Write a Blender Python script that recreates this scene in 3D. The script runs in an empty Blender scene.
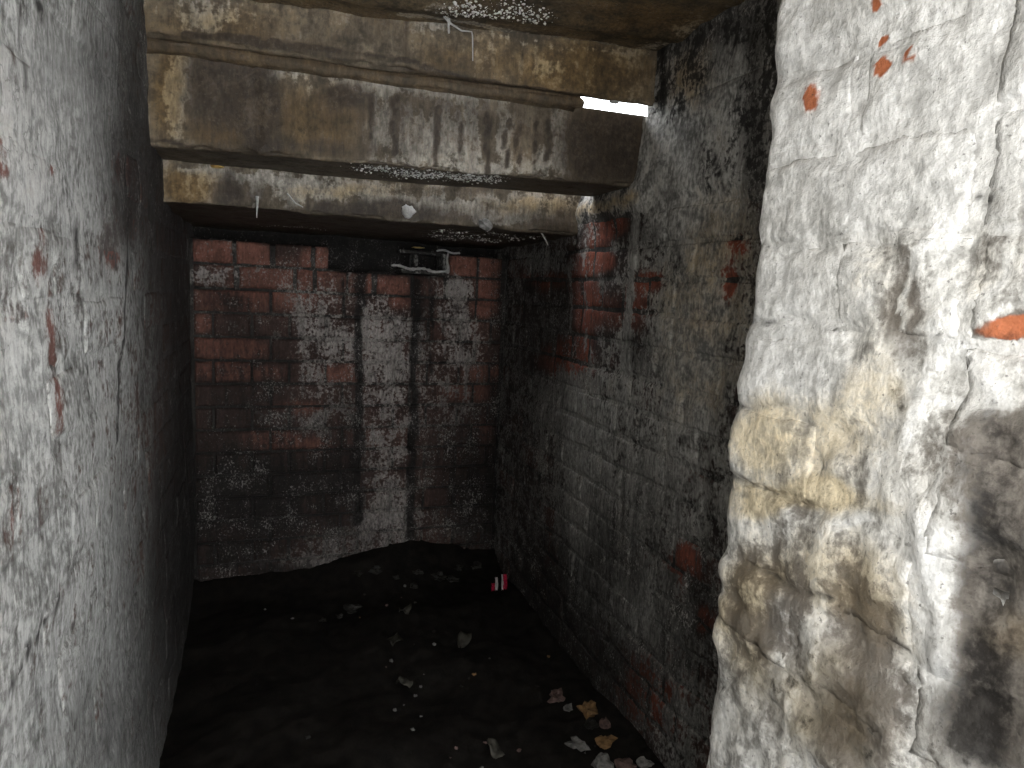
import bpy, math, random
import numpy as np
from mathutils import Matrix, Vector

# ------------------------------------------------------------------ camera
SC = bpy.context.scene
C = SC.collection
cam_d = bpy.data.cameras.new('camera'); cam = bpy.data.objects.new('camera', cam_d); C.objects.link(cam)
cam_d.sensor_width = 36.0; cam_d.lens = 36.0 * 687 / 1024; cam_d.clip_start = 0.02
# world axes (right, forward, up) expressed in camera space (right, down, ahead)
AX = np.array([1888, -1, 687.]); AX /= np.linalg.norm(AX)
AY = np.array([-250, -104, 687.]); AY -= AX * (AX @ AY); AY /= np.linalg.norm(AY)
AZ = np.cross(AX, AY); AZ = -AZ if AZ[1] > 0 else AZ
R = Matrix(((AX[0], -AX[1], -AX[2], 0), (AY[0], -AY[1], -AY[2], 0), (AZ[0], -AZ[1], -AZ[2], 1.0), (0, 0, 0, 1)))
cam.matrix_world = R
SC.camera = cam

# ------------------------------------------------------------------ light
world = bpy.data.worlds.new('overcast_sky'); SC.world = world; world.use_nodes = True
bg = world.node_tree.nodes['Background']; bg.inputs[0].default_value = (0.93, 0.96, 1.0, 1); bg.inputs[1].default_value = 10.0
fl = bpy.data.lights.new('camera_flash', 'POINT'); fl.energy = 11.5; fl.shadow_soft_size = 0.012; fl.color = (1.0, 0.985, 0.95)
flo = bpy.data.objects.new('camera_flash', fl); flo.location = (0.055, -0.01, 1.045); C.objects.link(flo)
vs = SC.view_settings; vs.view_transform = 'Standard'; vs.look = 'None'; vs.gamma = 1.0; vs.exposure = 0.0
try: vs.use_curve_mapping = False
except Exception: pass

# ------------------------------------------------------------------ stains, coats, painted shade and relief noted in metres on each surface
# blob: channel, strength, centre u v, half axes a(u v) b(u v) ; line: channel, strength, half width, points
PAINT = {
 'back': ([
  ('W', -0.3, 0.261, 0.583, 0.804, -0.011, 0.014, -0.893),
  ('W', 0.34, 0.406, 0.546, 0.103, -0.002, 0.011, -0.456),
  ('W', 0.25, 0.389, 0.837, 0.094, 0.002, 0.003, -0.135),
  ('W', 0.3, 0.636, 0.72, 0.116, 0.001, 0.009, -0.248),
  ('W', 0.34, 0.637, 0.964, 0.057, 0.002, 0.005, -0.124),
  ('W', 0.26, 0.185, 0.717, 0.102, 0.001, 0.002, -0.166),
  ('W', 0.2, 0.193, 0.848, 0.095, 0.003, 0.001, -0.082),
  ('W', 0.3, 0.403, 0.19, 0.14, -0.01, 0.002, -0.102),
  ('W', 0.25, 0.218, 0.097, 0.133, -0.012, 0.001, -0.072),
  ('W', 0.3, 0.12, 0.053, 0.195, -0.019, 0.0, -0.035),
  ('W', 0.2, 0.695, 0.151, 0.095, -0.007, 0.003, -0.076),
  ('W', 0.22, 0.101, 0.568, 0.157, -0.003, 0.0, -0.047),
  ('W', 0.2, 0.149, 0.5, 0.07, -0.002, 0.0, -0.041),
  ('W', 0.28, 0.039, 1.008, 0.225, 0.012, 0.0, -0.044),
  ('W', 0.24, -0.135, 1.017, 0.062, 0.003, -0.0, -0.036),
  ('W', 0.2, 0.115, 0.942, 0.123, 0.005, 0.0, -0.045),
  ('D', 0.25, -0.067, 0.391, 0.272, -0.012, -0.001, -0.299),
  ('D', 0.3, -0.098, 0.226, 0.181, -0.013, -0.001, -0.202),
  ('D', 0.25, 0.703, 0.43, 0.151, -0.005, 0.011, -0.259),
  ('D', 0.2, 0.068, 1.082, 0.066, 0.004, 0.0, -0.037),
  ('D', 0.3, -0.093, 0.934, 0.072, 0.003, -0.0, -0.028),
  ('D', 0.28, -0.05, 0.779, 0.148, 0.002, -0.001, -0.19),
  ('D', 0.3, 0.749, 0.242, 0.115, -0.007, 0.008, -0.19),
  ('D', 0.25, 0.264, 0.376, 0.066, -0.003, 0.004, -0.245),
  ('D', 0.45, 0.253, -0.032, 0.585, -0.062, 0.001, -0.058),
  ('D', 0.35, 0.808, 0.612, 0.038, -0.0, 0.035, -0.739),
  ('D', 0.35, 0.528, 1.077, 0.076, 0.004, 0.001, -0.04),
  ('D', 0.3, 0.521, 0.959, 0.035, 0.001, 0.006, -0.203),
  ('D', 0.25, 0.119, 0.314, 0.192, -0.011, 0.001, -0.103),
  ('W', 0.22, -0.098, 1.08, 0.097, 0.006, -0.0, -0.03),
  ('R', 0.6, -0.143, 1.077, 0.056, 0.004, -0.0, -0.036),
  ('R', 0.6, -0.046, 1.083, 0.052, 0.003, -0.0, -0.037),
  ('R', 0.8, 0.163, 1.081, 0.037, 0.002, 0.0, -0.038),
  ('R', 1.0, 0.683, 1.083, 0.094, 0.005, 0.001, -0.034),
  ('R', 1.0, 0.752, 1.01, 0.052, 0.002, 0.002, -0.035),
  ('R', 0.8, 0.733, 0.94, 0.052, 0.002, 0.002, -0.035),
  ('R', 0.7, 0.401, 1.004, 0.093, 0.005, 0.001, -0.033),
  ('R', 0.6, 0.436, 0.949, 0.047, 0.002, 0.001, -0.03),
  ('R', 0.8, -0.171, 0.86, 0.028, 0.001, -0.0, -0.031),
  ('R', 0.7, -0.137, 0.79, 0.069, 0.001, -0.0, -0.028),
  ('R', 0.7, -0.065, 0.779, 0.059, 0.001, -0.0, -0.028),
  ('R', 0.7, -0.124, 0.715, 0.069, 0.0, -0.0, -0.028),
  ('R', 0.6, -0.0, 0.706, 0.072, 0.0, -0.0, -0.026),
  ('R', 0.6, 0.743, 0.713, 0.09, 0.0, 0.001, -0.032),
  ('R', 0.5, 0.117, 0.591, 0.082, -0.001, 0.0, -0.023),
  ('R', 0.6, 0.064, 0.479, 0.05, -0.001, 0.0, -0.033),
  ('R', 0.6, 0.175, 0.465, 0.064, -0.002, 0.0, -0.027),
  ('R', 0.5, -0.0, 0.488, 0.061, -0.002, -0.0, -0.033),
  ('R', 0.4, 0.243, 0.701, 0.065, 0.0, 0.0, -0.03),
  ('R', 0.45, -0.092, 0.178, 0.066, -0.005, -0.0, -0.03),
  ('R', 0.4, 0.676, 0.642, 0.088, -0.0, 0.001, -0.036),
  ('R', 0.4, 0.756, 0.502, 0.053, -0.001, 0.002, -0.052),
  ('R', 0.5, 0.024, 1.017, 0.179, 0.01, 0.0, -0.062),
  ('R', 0.4, -0.114, 0.041, 0.091, -0.009, -0.0, -0.017),
  ('R', 0.3, -0.035, 0.936, 0.177, 0.007, -0.0, -0.037),
 ], [
  ('D', 1.2, 0.0081, [(0.299, 1.054), (0.299, 0.851), (0.308, 0.548), (0.305, 0.339), (0.311, 0.197)]),
  ('D', 1.0, 0.0106, [(0.489, 1.018), (0.489, 0.788), (0.494, 0.473), (0.498, 0.11)]),
  ('D', 0.9, 0.0059, [(0.315, 1.055), (0.311, 0.918)]),
  ('D', 0.6, 0.0039, [(0.248, 1.038), (0.257, 0.85)]),
  ('D', 0.6, 0.0042, [(0.545, 0.994), (0.551, 0.684)]),
  ('D', 0.5, 0.0043, [(0.587, 0.979), (0.593, 0.72)]),
  ('D', 0.5, 0.0041, [(0.286, 0.445), (0.294, 0.375)]),
  ('W', 0.4, 0.0044, [(0.666, 0.965), (0.68, 0.613)]),
  ('W', 0.4, 0.0057, [(0.124, 0.943), (0.122, 0.782)]),
 ]),
 'right': ([
  ('D', 0.15, 1.949, 0.735, -0.426, 0.058, -0.082, -0.582),
  ('D', 0.15, 1.823, 0.927, -0.276, 0.015, -0.024, -0.171),
  ('D', 0.25, 1.312, 0.5, -0.207, 0.07, -0.019, -0.135),
  ('D', 0.3, 1.099, 0.384, -0.096, 0.045, -0.017, -0.119),
  ('D', 0.35, 1.71, 0.127, -0.388, 0.177, -0.024, -0.172),
  ('D', 0.3, 1.366, 0.883, -0.061, 0.006, -0.008, -0.054),
  ('D', 0.3, 1.344, 0.066, -0.265, 0.158, -0.017, -0.119),
  ('D', 0.2, 1.191, 1.274, -0.04, -0.006, -0.008, -0.058),
  ('D', 0.3, 1.031, 1.283, -0.027, -0.005, -0.027, -0.19),  # shadow beside the pier edge, painted as a dark strip
  ('D', 0.25, 1.361, 1.151, -0.248, -0.016, -0.005, -0.035),
  ('D', 0.35, 1.228, 1.536, -0.203, -0.066, -0.008, -0.058),
  ('W', 0.7, 1.285, 1.238, -0.106, -0.013, -0.015, -0.104),
  ('D', -0.35, 1.288, 1.259, -0.114, -0.016, -0.016, -0.114),
  ('W', 0.9, 1.381, 1.351, -0.038, -0.007, -0.005, -0.035),  # white crust; its daylight glow is painted in here and next
  ('D', -0.5, 1.381, 1.351, -0.038, -0.007, -0.006, -0.039),
  ('W', 0.45, 1.364, 1.323, -0.067, -0.011, -0.008, -0.056),
  ('W', 0.45, 1.229, 1.299, -0.049, -0.008, -0.01, -0.072),
  ('W', 0.4, 1.146, 1.358, -0.081, -0.018, -0.008, -0.056),
  ('W', 0.35, 1.072, 1.185, -0.051, -0.005, -0.01, -0.072),
  ('W', 0.3, 1.156, 1.137, -0.128, -0.009, -0.008, -0.058),
  ('W', 0.4, 1.153, 1.002, -0.129, 0.003, -0.014, -0.097),
  ('W', 0.35, 1.244, 0.895, -0.148, 0.014, -0.012, -0.083),
  ('W', 0.3, 1.134, 0.866, -0.096, 0.012, -0.017, -0.117),
  ('W', 0.4, 1.668, 0.551, -0.124, 0.031, -0.035, -0.245),
  ('W', 0.35, 1.791, 0.698, -0.232, 0.038, -0.012, -0.086),
  ('W', 0.3, 1.428, 0.661, -0.188, 0.042, -0.02, -0.143),
  ('W', 0.3, 1.237, 0.57, -0.224, 0.069, -0.012, -0.086),
  ('W', 0.25, 1.488, 0.336, -0.206, 0.082, -0.021, -0.151),
  ('W', 0.3, 1.999, 1.087, -0.13, -0.003, -0.005, -0.037),
  ('W', 0.3, 1.183, 0.185, -0.145, 0.084, -0.018, -0.128),
  ('W', 0.35, 1.12, 1.423, -0.06, -0.016, -0.007, -0.047),
  ('W', 0.3, 1.147, 0.723, -0.099, 0.022, -0.011, -0.08),
  ('W', 0.25, 1.286, 0.32, -0.164, 0.075, -0.013, -0.09),
  ('O', 0.5, 1.231, 1.434, -0.083, -0.022, -0.008, -0.059),
  ('O', 0.35, 1.156, 1.022, -0.161, 0.002, -0.014, -0.097),
  ('O', 0.3, 1.134, 0.866, -0.128, 0.016, -0.014, -0.097),
  ('O', 0.3, 1.108, 1.134, -0.09, -0.006, -0.011, -0.074),
  ('R', 1.0, 1.06, 1.1, -0.028, -0.001, -0.003, -0.02),
  ('R', 1.0, 1.073, 1.034, -0.029, 0.0, -0.004, -0.031),
  ('R', 0.9, 1.542, 1.177, -0.083, -0.006, -0.004, -0.029),
  ('R', 0.9, 1.577, 1.086, -0.076, -0.002, -0.003, -0.022),
  ('R', 0.7, 1.345, 1.039, -0.059, 0.0, -0.003, -0.022),
  ('R', 0.8, 1.138, 0.964, -0.032, 0.002, -0.003, -0.023),
  ('R', 0.5, 1.807, 0.812, -0.18, 0.02, -0.006, -0.046),
  ('R', 0.5, 1.671, 1.015, -0.096, 0.001, -0.015, -0.105),
  ('R', 0.6, 1.136, 0.471, -0.047, 0.019, -0.005, -0.036),
  ('R', 0.9, 1.056, 0.385, -0.027, 0.013, -0.003, -0.023),
  ('R', 0.5, 1.218, 0.141, -0.115, 0.069, -0.012, -0.088),
  ('R', 0.5, 1.952, 1.041, -0.156, 0.0, -0.004, -0.03),
  ('R', 0.4, 1.472, 0.97, -0.145, 0.006, -0.007, -0.048),
  ('R', 0.5, 1.603, 1.154, -0.067, -0.004, -0.009, -0.063),
  ('R', 0.4, 1.109, 0.691, -0.063, 0.016, -0.006, -0.039),
  ('R', 0.4, 1.679, 0.854, -0.074, 0.007, -0.015, -0.107),
 ], [
  ('W', 0.8, 0.0127, [(1.421, 1.177), (1.419, 1.064), (1.427, 0.925), (1.428, 0.758)]),
  ('W', 0.6, 0.0078, [(1.679, 1.159), (1.665, 1.015), (1.654, 0.856)]),
  ('W', 0.55, 0.0331, [(1.677, 0.661), (1.639, 0.39), (1.62, 0.168)]),
  ('W', 0.5, 0.0104, [(1.619, 0.859), (1.616, 0.673)]),
  ('W', 0.5, 0.0085, [(1.767, 1.069), (1.751, 0.903)]),
  ('W', 0.4, 0.0055, [(1.31, 1.084), (1.281, 0.935)]),
  ('D', 0.8, 0.0044, [(1.136, 1.284), (1.107, 1.207)]),
  ('W', 0.5, 0.0061, [(1.414, 1.221), (1.41, 1.132)]),
  ('D', 0.8, 0.0094, [(1.352, 1.546), (1.339, 1.401)]),
  ('H', 0.018, 0.0393, [(1.762, 1.218), (1.614, 1.23), (1.415, 1.23)]),
  ('W', 0.5, 0.0204, [(1.7, 1.22), (1.415, 1.226)]),
  ('O', 0.6, 0.0204, [(1.7, 1.22), (1.415, 1.226)]),
  ('W', 0.5, 0.01, [(1.905, 0.71), (1.895, 0.463)]),
  ('W', 0.4, 0.007, [(1.492, 0.747), (1.474, 0.549)]),
 ]),
 'left': ([
  ('W', -0.15, 1.656, 1.032, 0.495, 0.013, -0.074, -0.507),
  ('W', -0.1, 1.739, 0.428, 0.458, -0.154, -0.055, -0.374),
  ('D', 0.23, 1.344, 1.349, 0.41, 0.116, -0.026, -0.18),  # shadow at the top of the wall, painted dark
  ('D', 0.2, 1.531, 1.144, 0.298, 0.032, -0.025, -0.173),
  ('D', 0.28, 1.885, 0.742, 0.576, -0.079, -0.087, -0.594),
  ('D', 0.2, 1.226, 1.126, 0.133, 0.016, -0.013, -0.091),
  ('D', 0.12, 1.405, 0.279, 0.652, -0.348, -0.034, -0.23),
  ('D', 0.15, 1.926, 0.255, 0.425, -0.168, -0.035, -0.236),
  ('D', 0.12, 0.995, 1.25, 0.212, 0.06, -0.007, -0.047),
  ('D', 0.15, 0.884, 1.033, 0.066, 0.004, -0.003, -0.022),
  ('D', 0.15, 1.04, 1.013, 0.059, 0.001, -0.005, -0.034),
  ('D', 0.1, 1.094, 0.735, 0.138, -0.034, -0.016, -0.113),
  ('D', 0.12, 0.846, 0.83, 0.031, -0.006, -0.004, -0.028),
  ('D', 0.12, 0.913, 0.851, 0.045, -0.007, -0.008, -0.058),
  ('D', 0.15, 1.008, 0.373, 0.251, -0.165, -0.01, -0.068),
  ('R', 0.9, 0.71, 1.098, 0.015, 0.003, -0.004, -0.028),
  ('R', 0.7, 0.8, 1.004, 0.033, 0.001, -0.003, -0.019),
  ('R', 1.0, 0.725, 0.956, 0.027, -0.001, -0.002, -0.016),
  ('R', 0.9, 0.825, 0.939, 0.021, -0.001, -0.005, -0.035),
  ('R', 0.7, 0.818, 1.037, 0.014, 0.001, -0.002, -0.012),
  ('R', 0.8, 0.87, 1.103, 0.012, 0.002, -0.001, -0.008),
  ('R', 0.9, 1.239, 1.161, 0.067, 0.01, -0.003, -0.018),
  ('R', 0.6, 1.288, 1.094, 0.13, 0.011, -0.006, -0.042),
  ('R', 0.6, 1.125, 1.039, 0.069, 0.003, -0.006, -0.042),
  ('R', 0.7, 0.832, 0.865, 0.018, -0.003, -0.005, -0.037),
  ('R', 0.5, 0.682, 0.785, 0.019, -0.007, -0.004, -0.026),
  ('R', 0.7, 0.72, 1.083, 0.018, 0.003, -0.001, -0.008),
  ('R', 0.6, 0.815, 0.665, 0.015, -0.006, -0.001, -0.006),
  ('R', 0.6, 0.833, 1.094, 0.021, 0.003, -0.002, -0.014),
  ('W', 0.4, 0.777, 1.064, 0.074, 0.008, -0.005, -0.037),
  ('W', 0.5, 0.714, 0.902, 0.064, -0.009, -0.008, -0.053),
  ('W', 0.3, 0.899, 1.192, 0.17, 0.042, -0.009, -0.064),
 ], [
  ('D', 0.7, 0.0022, [(0.83, 0.661), (0.767, 0.662), (0.704, 0.658), (0.639, 0.653)]),
  ('W', 1.0, 0.0141, [(1.14, 0.649), (1.099, 0.568), (1.098, 0.459), (1.099, 0.362), (1.091, 0.256)]),
  ('W', 0.8, 0.005, [(1.123, 1.208), (1.128, 1.155)]),
  ('W', 0.7, 0.0031, [(0.727, 1.101), (0.72, 1.049)]),
  ('W', 0.6, 0.0041, [(1.012, 1.232), (1.017, 1.198)]),
  ('D', 0.7, 0.0057, [(1.308, 1.104), (1.195, 0.914), (1.112, 0.76)]),
  ('W', 0.7, 0.0129, [(1.471, 1.385), (1.487, 1.337)]),
  ('D', 0.9, 0.0057, [(0.83, 1.259), (0.848, 1.247)]),
  ('D', 0.6, 0.009, [(0.966, 1.055), (0.951, 1.013)]),
  ('D', 0.5, 0.0036, [(0.771, 1.221), (0.775, 1.171)]),
  ('H', -0.006, 0.0342, [(1.588, 1.529), (1.531, 1.144), (1.445, 0.725), (1.319, 0.496), (1.136, 0.223)]),
 ]),
 'pier': ([
  ('W', -0.55, 0.378, 1.015, -0.022, 0.0, -0.005, -0.036),
  ('W', -0.35, 0.392, 0.962, -0.032, 0.003, -0.004, -0.03),
  ('W', -0.25, 0.41, 0.888, -0.038, 0.009, -0.004, -0.032),
  ('W', -0.55, 0.286, 0.806, -0.03, 0.015, -0.014, -0.102),
  ('W', -0.45, 0.295, 0.916, -0.024, 0.006, -0.004, -0.031),
  ('W', -0.3, 0.493, 0.724, -0.064, 0.029, -0.008, -0.056),
  ('W', -0.3, 0.382, 0.691, -0.045, 0.028, -0.008, -0.055),
  ('W', -0.3, 0.384, 0.774, -0.036, 0.016, -0.004, -0.031),
  ('W', -0.4, 0.31, 1.047, -0.019, -0.001, -0.004, -0.031),
  ('W', -0.3, 0.34, 0.89, -0.022, 0.006, -0.005, -0.035),
  ('W', -0.25, 0.414, 1.049, -0.037, -0.002, -0.001, -0.008),
  ('W', -0.2, 0.393, 1.088, -0.026, -0.003, -0.004, -0.029),
  ('W', 0.5, 0.537, 1.219, -0.079, -0.022, -0.01, -0.072),
  ('W', 0.5, 0.396, 1.11, -0.068, -0.011, -0.006, -0.044),
  ('W', 0.4, 0.358, 1.168, -0.044, -0.012, -0.006, -0.04),
  ('W', 0.4, 0.514, 0.968, -0.052, 0.004, -0.008, -0.055),
  ('W', 0.5, 0.387, 0.925, -0.018, 0.003, -0.006, -0.045),
  ('W', -0.15, 0.408, 0.763, -0.114, 0.052, -0.021, -0.146),
  ('W', -0.15, 0.327, 1.048, -0.027, -0.001, -0.007, -0.052),
  ('D', 0.22, 0.278, 0.796, -0.032, 0.017, -0.012, -0.088),
  ('D', 0.12, 0.3, 0.813, -0.009, 0.004, -0.007, -0.046),
  ('D', 0.34, 0.287, 0.859, -0.018, 0.007, -0.005, -0.038),
  ('D', 0.51, 0.291, 0.747, -0.019, 0.012, -0.006, -0.039),
  ('D', 0.51, 0.296, 0.925, -0.017, 0.004, -0.002, -0.016),
  ('D', 0.2, 0.469, 0.648, -0.072, 0.043, -0.008, -0.055),
  ('D', 0.2, 0.3, 0.881, -0.025, 0.008, -0.003, -0.019),
  ('D', 0.26, 0.311, 1.072, -0.012, -0.001, -0.004, -0.025),
  ('D', 0.34, 0.269, 0.733, -0.023, 0.016, -0.003, -0.019),
  ('D', 0.34, 0.378, 0.986, -0.013, 0.001, -0.006, -0.044),
  ('D', 0.2, 0.371, 0.681, -0.035, 0.023, -0.005, -0.039),
  ('D', 0.17, 0.529, 0.976, -0.041, 0.003, -0.001, -0.006),
  ('O', 0.52, 0.464, 0.88, -0.07, 0.016, -0.006, -0.043),
  ('O', 0.68, 0.487, 0.824, -0.07, 0.022, -0.002, -0.014),
  ('O', 0.6, 0.419, 0.84, -0.017, 0.005, -0.002, -0.014),
  ('O', 0.6, 0.511, 0.696, -0.037, 0.018, -0.01, -0.072),
  ('O', 0.38, 0.398, 0.938, -0.033, 0.005, -0.004, -0.028),
  ('O', 0.38, 0.399, 1.007, -0.033, 0.001, -0.005, -0.038),
  ('O', 0.52, 0.278, 0.796, -0.018, 0.009, -0.003, -0.022),
  ('O', 0.38, 0.449, 0.772, -0.068, 0.028, -0.005, -0.032),
  ('O', 0.38, 0.402, 0.679, -0.048, 0.03, -0.006, -0.041),
  ('O', 0.38, 0.376, 0.778, -0.036, 0.017, -0.004, -0.028),
  ('O', 0.26, 0.321, 1.035, -0.024, -0.001, -0.003, -0.024),
  ('O', 0.3, 0.515, 0.873, -0.049, 0.011, -0.005, -0.034),
  ('O', 0.45, 0.424, 0.835, -0.05, 0.016, -0.001, -0.008),
  ('H', -0.008, 0.307, 0.959, -0.032, 0.004, -0.005, -0.038),
  ('H', -0.01, 0.286, 0.806, -0.03, 0.015, -0.013, -0.089),
  ('H', 0.006, 0.324, 0.831, -0.018, 0.007, -0.007, -0.048),
  ('H', -0.006, 0.326, 1.042, -0.033, -0.001, -0.003, -0.019),
  ('H', -0.005, 0.377, 1.008, -0.018, 0.0, -0.005, -0.033),
  ('H', 0.006, 0.371, 1.054, -0.024, -0.001, -0.001, -0.008),
  ('H', -0.004, 0.382, 0.759, -0.036, 0.017, -0.005, -0.039),
  ('H', 0.004, 0.52, 0.911, -0.04, 0.007, -0.011, -0.074),
  ('R', 3.0, 0.496, 1.178, -0.01, -0.002, -0.002, -0.014),
  ('R', 3.0, 0.424, 1.185, -0.008, 0.0, -0.003, -0.006),
  ('R', 3.0, 0.397, 1.185, -0.004, -0.001, -0.001, -0.006),
  ('R', 3.0, 0.426, 1.204, -0.005, -0.001, -0.0, -0.002),
  ('R', 3.0, 0.432, 1.231, -0.005, -0.002, -0.001, -0.005),
  ('R', 3.0, 0.301, 0.993, -0.016, 0.001, -0.001, -0.004),
  ('W', -1.4, 0.301, 0.993, -0.017, 0.001, -0.001, -0.005),
 ], [
  ('W', 1.0, 0.0023, [(0.366, 1.071), (0.358, 1.06), (0.366, 1.047), (0.374, 1.029), (0.38, 1.008), (0.375, 0.99)]),
  ('H', 0.004, 0.0022, [(0.366, 1.071), (0.358, 1.06), (0.366, 1.047), (0.374, 1.029), (0.38, 1.008), (0.375, 0.99), (0.353, 0.988), (0.349, 0.974), (0.359, 0.941), (0.36, 0.908), (0.359, 0.886)]),
  ('W', 1.0, 0.0025, [(0.306, 1.037), (0.309, 1.019), (0.331, 1.009), (0.352, 0.998), (0.353, 0.988)]),
  ('W', 1.0, 0.0055, [(0.347, 0.988), (0.31, 0.955), (0.299, 0.947)]),
  ('W', 1.0, 0.0022, [(0.347, 0.938), (0.318, 0.94), (0.295, 0.941)]),
  ('H', 0.004, 0.0031, [(0.347, 0.988), (0.31, 0.955), (0.299, 0.947)]),
  ('W', 1.0, 0.0023, [(0.363, 0.94), (0.356, 0.923), (0.357, 0.905)]),
  ('W', 1.0, 0.0022, [(0.381, 0.88), (0.386, 0.863), (0.388, 0.85)]),
  ('W', 0.9, 0.0127, [(0.336, 0.863), (0.328, 0.829), (0.326, 0.786), (0.317, 0.754)]),
  ('H', 0.006, 0.0061, [(0.34, 0.862), (0.328, 0.829), (0.315, 0.792), (0.314, 0.756)]),
  ('W', 1.0, 0.003, [(0.422, 0.822), (0.428, 0.807), (0.429, 0.781), (0.421, 0.757), (0.424, 0.72), (0.417, 0.697)]),
  ('H', 0.004, 0.0024, [(0.393, 0.836), (0.422, 0.822), (0.428, 0.807), (0.429, 0.781), (0.421, 0.757), (0.424, 0.72), (0.417, 0.697)]),
  ('W', 1.0, 0.0022, [(0.411, 0.823), (0.386, 0.839)]),
  ('W', 0.8, 0.0026, [(0.462, 0.691), (0.44, 0.666), (0.444, 0.61)]),
  ('H', 0.004, 0.0034, [(0.479, 0.672), (0.44, 0.666), (0.444, 0.61), (0.438, 0.592)]),
  ('H', -0.005, 0.0031, [(0.488, 0.687), (0.51, 0.634), (0.545, 0.603)]),
  ('D', 0.25, 0.0022, [(0.367, 0.936), (0.367, 0.906)]),
  ('D', 0.3, 0.0022, [(0.347, 0.981), (0.359, 0.937)]),
  ('D', 0.68, 0.0022, [(0.335, 1.081), (0.323, 1.07), (0.302, 1.068)]),
  ('W', 0.9, 0.0022, [(0.333, 1.071), (0.325, 1.06), (0.3, 1.053)]),
  ('W', 0.6, 0.0022, [(0.335, 1.198), (0.334, 1.125), (0.339, 1.088)]),
  ('D', 0.42, 0.0022, [(0.537, 1.127), (0.453, 1.119), (0.406, 1.122)]),
  ('D', 0.42, 0.0022, [(0.556, 0.981), (0.479, 0.986), (0.405, 0.986)]),
  ('D', 0.51, 0.0022, [(0.555, 0.899), (0.512, 0.903), (0.469, 0.915)]),
  ('D', 0.51, 0.0022, [(0.555, 0.825), (0.509, 0.831), (0.457, 0.828)]),
  ('D', 0.59, 0.0025, [(0.554, 0.748), (0.497, 0.752), (0.446, 0.755), (0.414, 0.765)]),
  ('H', -0.003, 0.0023, [(0.537, 1.129), (0.453, 1.119), (0.406, 1.122)]),
  ('H', -0.0035, 0.0025, [(0.556, 0.981), (0.479, 0.986), (0.405, 0.986)]),
  ('H', -0.003, 0.0027, [(0.555, 0.899), (0.512, 0.903), (0.423, 0.902)]),
  ('H', -0.004, 0.0028, [(0.555, 0.825), (0.509, 0.831), (0.433, 0.827)]),
  ('H', -0.005, 0.0025, [(0.554, 0.748), (0.497, 0.752), (0.446, 0.755), (0.403, 0.766)]),
  ('H', -0.004, 0.003, [(0.551, 0.607), (0.493, 0.623), (0.439, 0.618)]),
  ('H', -0.003, 0.0023, [(0.562, 1.058), (0.465, 1.047), (0.388, 1.053)]),
  ('D', 0.34, 0.0022, [(0.433, 1.049), (0.387, 1.051), (0.363, 1.054)]),
  ('W', 0.8, 0.0022, [(0.433, 1.085), (0.412, 1.097), (0.371, 1.106)]),
  ('D', 0.42, 0.0027, [(0.475, 1.2), (0.444, 1.196), (0.4, 1.198)]),
  ('H', -0.003, 0.0033, [(0.548, 1.205), (0.475, 1.2), (0.444, 1.196), (0.362, 1.198)]),
 ]),
 'L1': ([
  ('D', 0.2, 0.015, 1.44, 0.146, 0.021, 0.0, -0.026),
  ('D', 0.2, 0.34, 1.428, 0.121, 0.016, 0.001, -0.027),
  ('W', 0.35, -0.092, 1.46, 0.053, 0.008, -0.0, -0.025),
  ('W', 0.3, 0.337, 1.533, 0.052, 0.008, 0.0, -0.011),
  ('W', 0.3, 0.567, 1.468, 0.026, 0.003, 0.001, -0.016),
  ('W', 0.3, 0.318, 1.511, 0.04, 0.006, 0.0, -0.011),
  ('O', 0.5, 0.676, 1.463, 0.132, 0.017, 0.004, -0.06),
  ('O', 0.3, 0.462, 1.464, 0.166, 0.023, 0.003, -0.059),
  ('O', 0.3, -0.075, 1.454, 0.106, 0.016, -0.0, -0.036),
  ('D', 0.25, 0.239, 1.509, 0.077, 0.011, 0.001, -0.037),
  ('D', 0.2, 0.787, 1.488, 0.032, 0.004, 0.005, -0.061),
 ], [
  ('D', 0.5, 0.0058, [(-0.197, 1.42), (0.07, 1.429), (0.261, 1.417), (0.464, 1.409), (0.658, 1.402)]),  # this line and the next paint the shade under the lintel edge
  ('D', 0.8, 0.0047, [(-0.145, 1.43), (0.07, 1.438), (0.261, 1.436), (0.464, 1.415), (0.658, 1.41)]),
  ('H', -0.006, 0.0037, [(0.512, 1.514), (0.517, 1.408)]),
  ('D', 0.6, 0.0037, [(0.512, 1.514), (0.517, 1.408)]),
  ('H', -0.004, 0.0035, [(0.274, 1.525), (0.277, 1.42)]),
  ('D', 0.4, 0.0035, [(0.274, 1.525), (0.277, 1.42)]),
  ('W', 0.3, 0.0036, [(0.258, 1.523), (0.398, 1.525), (0.501, 1.513), (0.586, 1.505), (0.784, 1.518)]),
 ]),
 'L2': ([
  ('D', 0.75, -0.074, 1.363, 0.063, 0.007, -0.001, -0.081),
  ('D', 0.6, 0.0, 1.329, 0.038, 0.004, -0.0, -0.077),
  ('D', 0.8, 0.709, 1.322, 0.083, 0.008, 0.005, -0.076),
  ('D', 0.5, 0.803, 1.332, 0.047, 0.005, 0.007, -0.087),
  ('D', 0.35, 0.312, 1.352, 0.249, 0.026, 0.002, -0.056),
  ('D', 0.5, 0.16, 1.372, 0.051, 0.006, 0.0, -0.018),
  ('W', 0.4, -0.151, 1.339, 0.022, 0.002, -0.001, -0.064),
  ('W', 0.5, -0.031, 1.392, 0.074, 0.009, -0.0, -0.023),
  ('W', 0.5, 0.072, 1.423, 0.115, 0.016, 0.0, -0.017),
  ('W', 0.5, 0.27, 1.408, 0.122, 0.015, 0.001, -0.018),
  ('W', 0.45, 0.436, 1.41, 0.128, 0.016, 0.001, -0.015),
  ('W', 0.4, 0.293, 1.304, 0.033, 0.003, 0.002, -0.056),
  ('W', 0.45, 0.356, 1.309, 0.038, 0.003, 0.002, -0.053),
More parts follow.
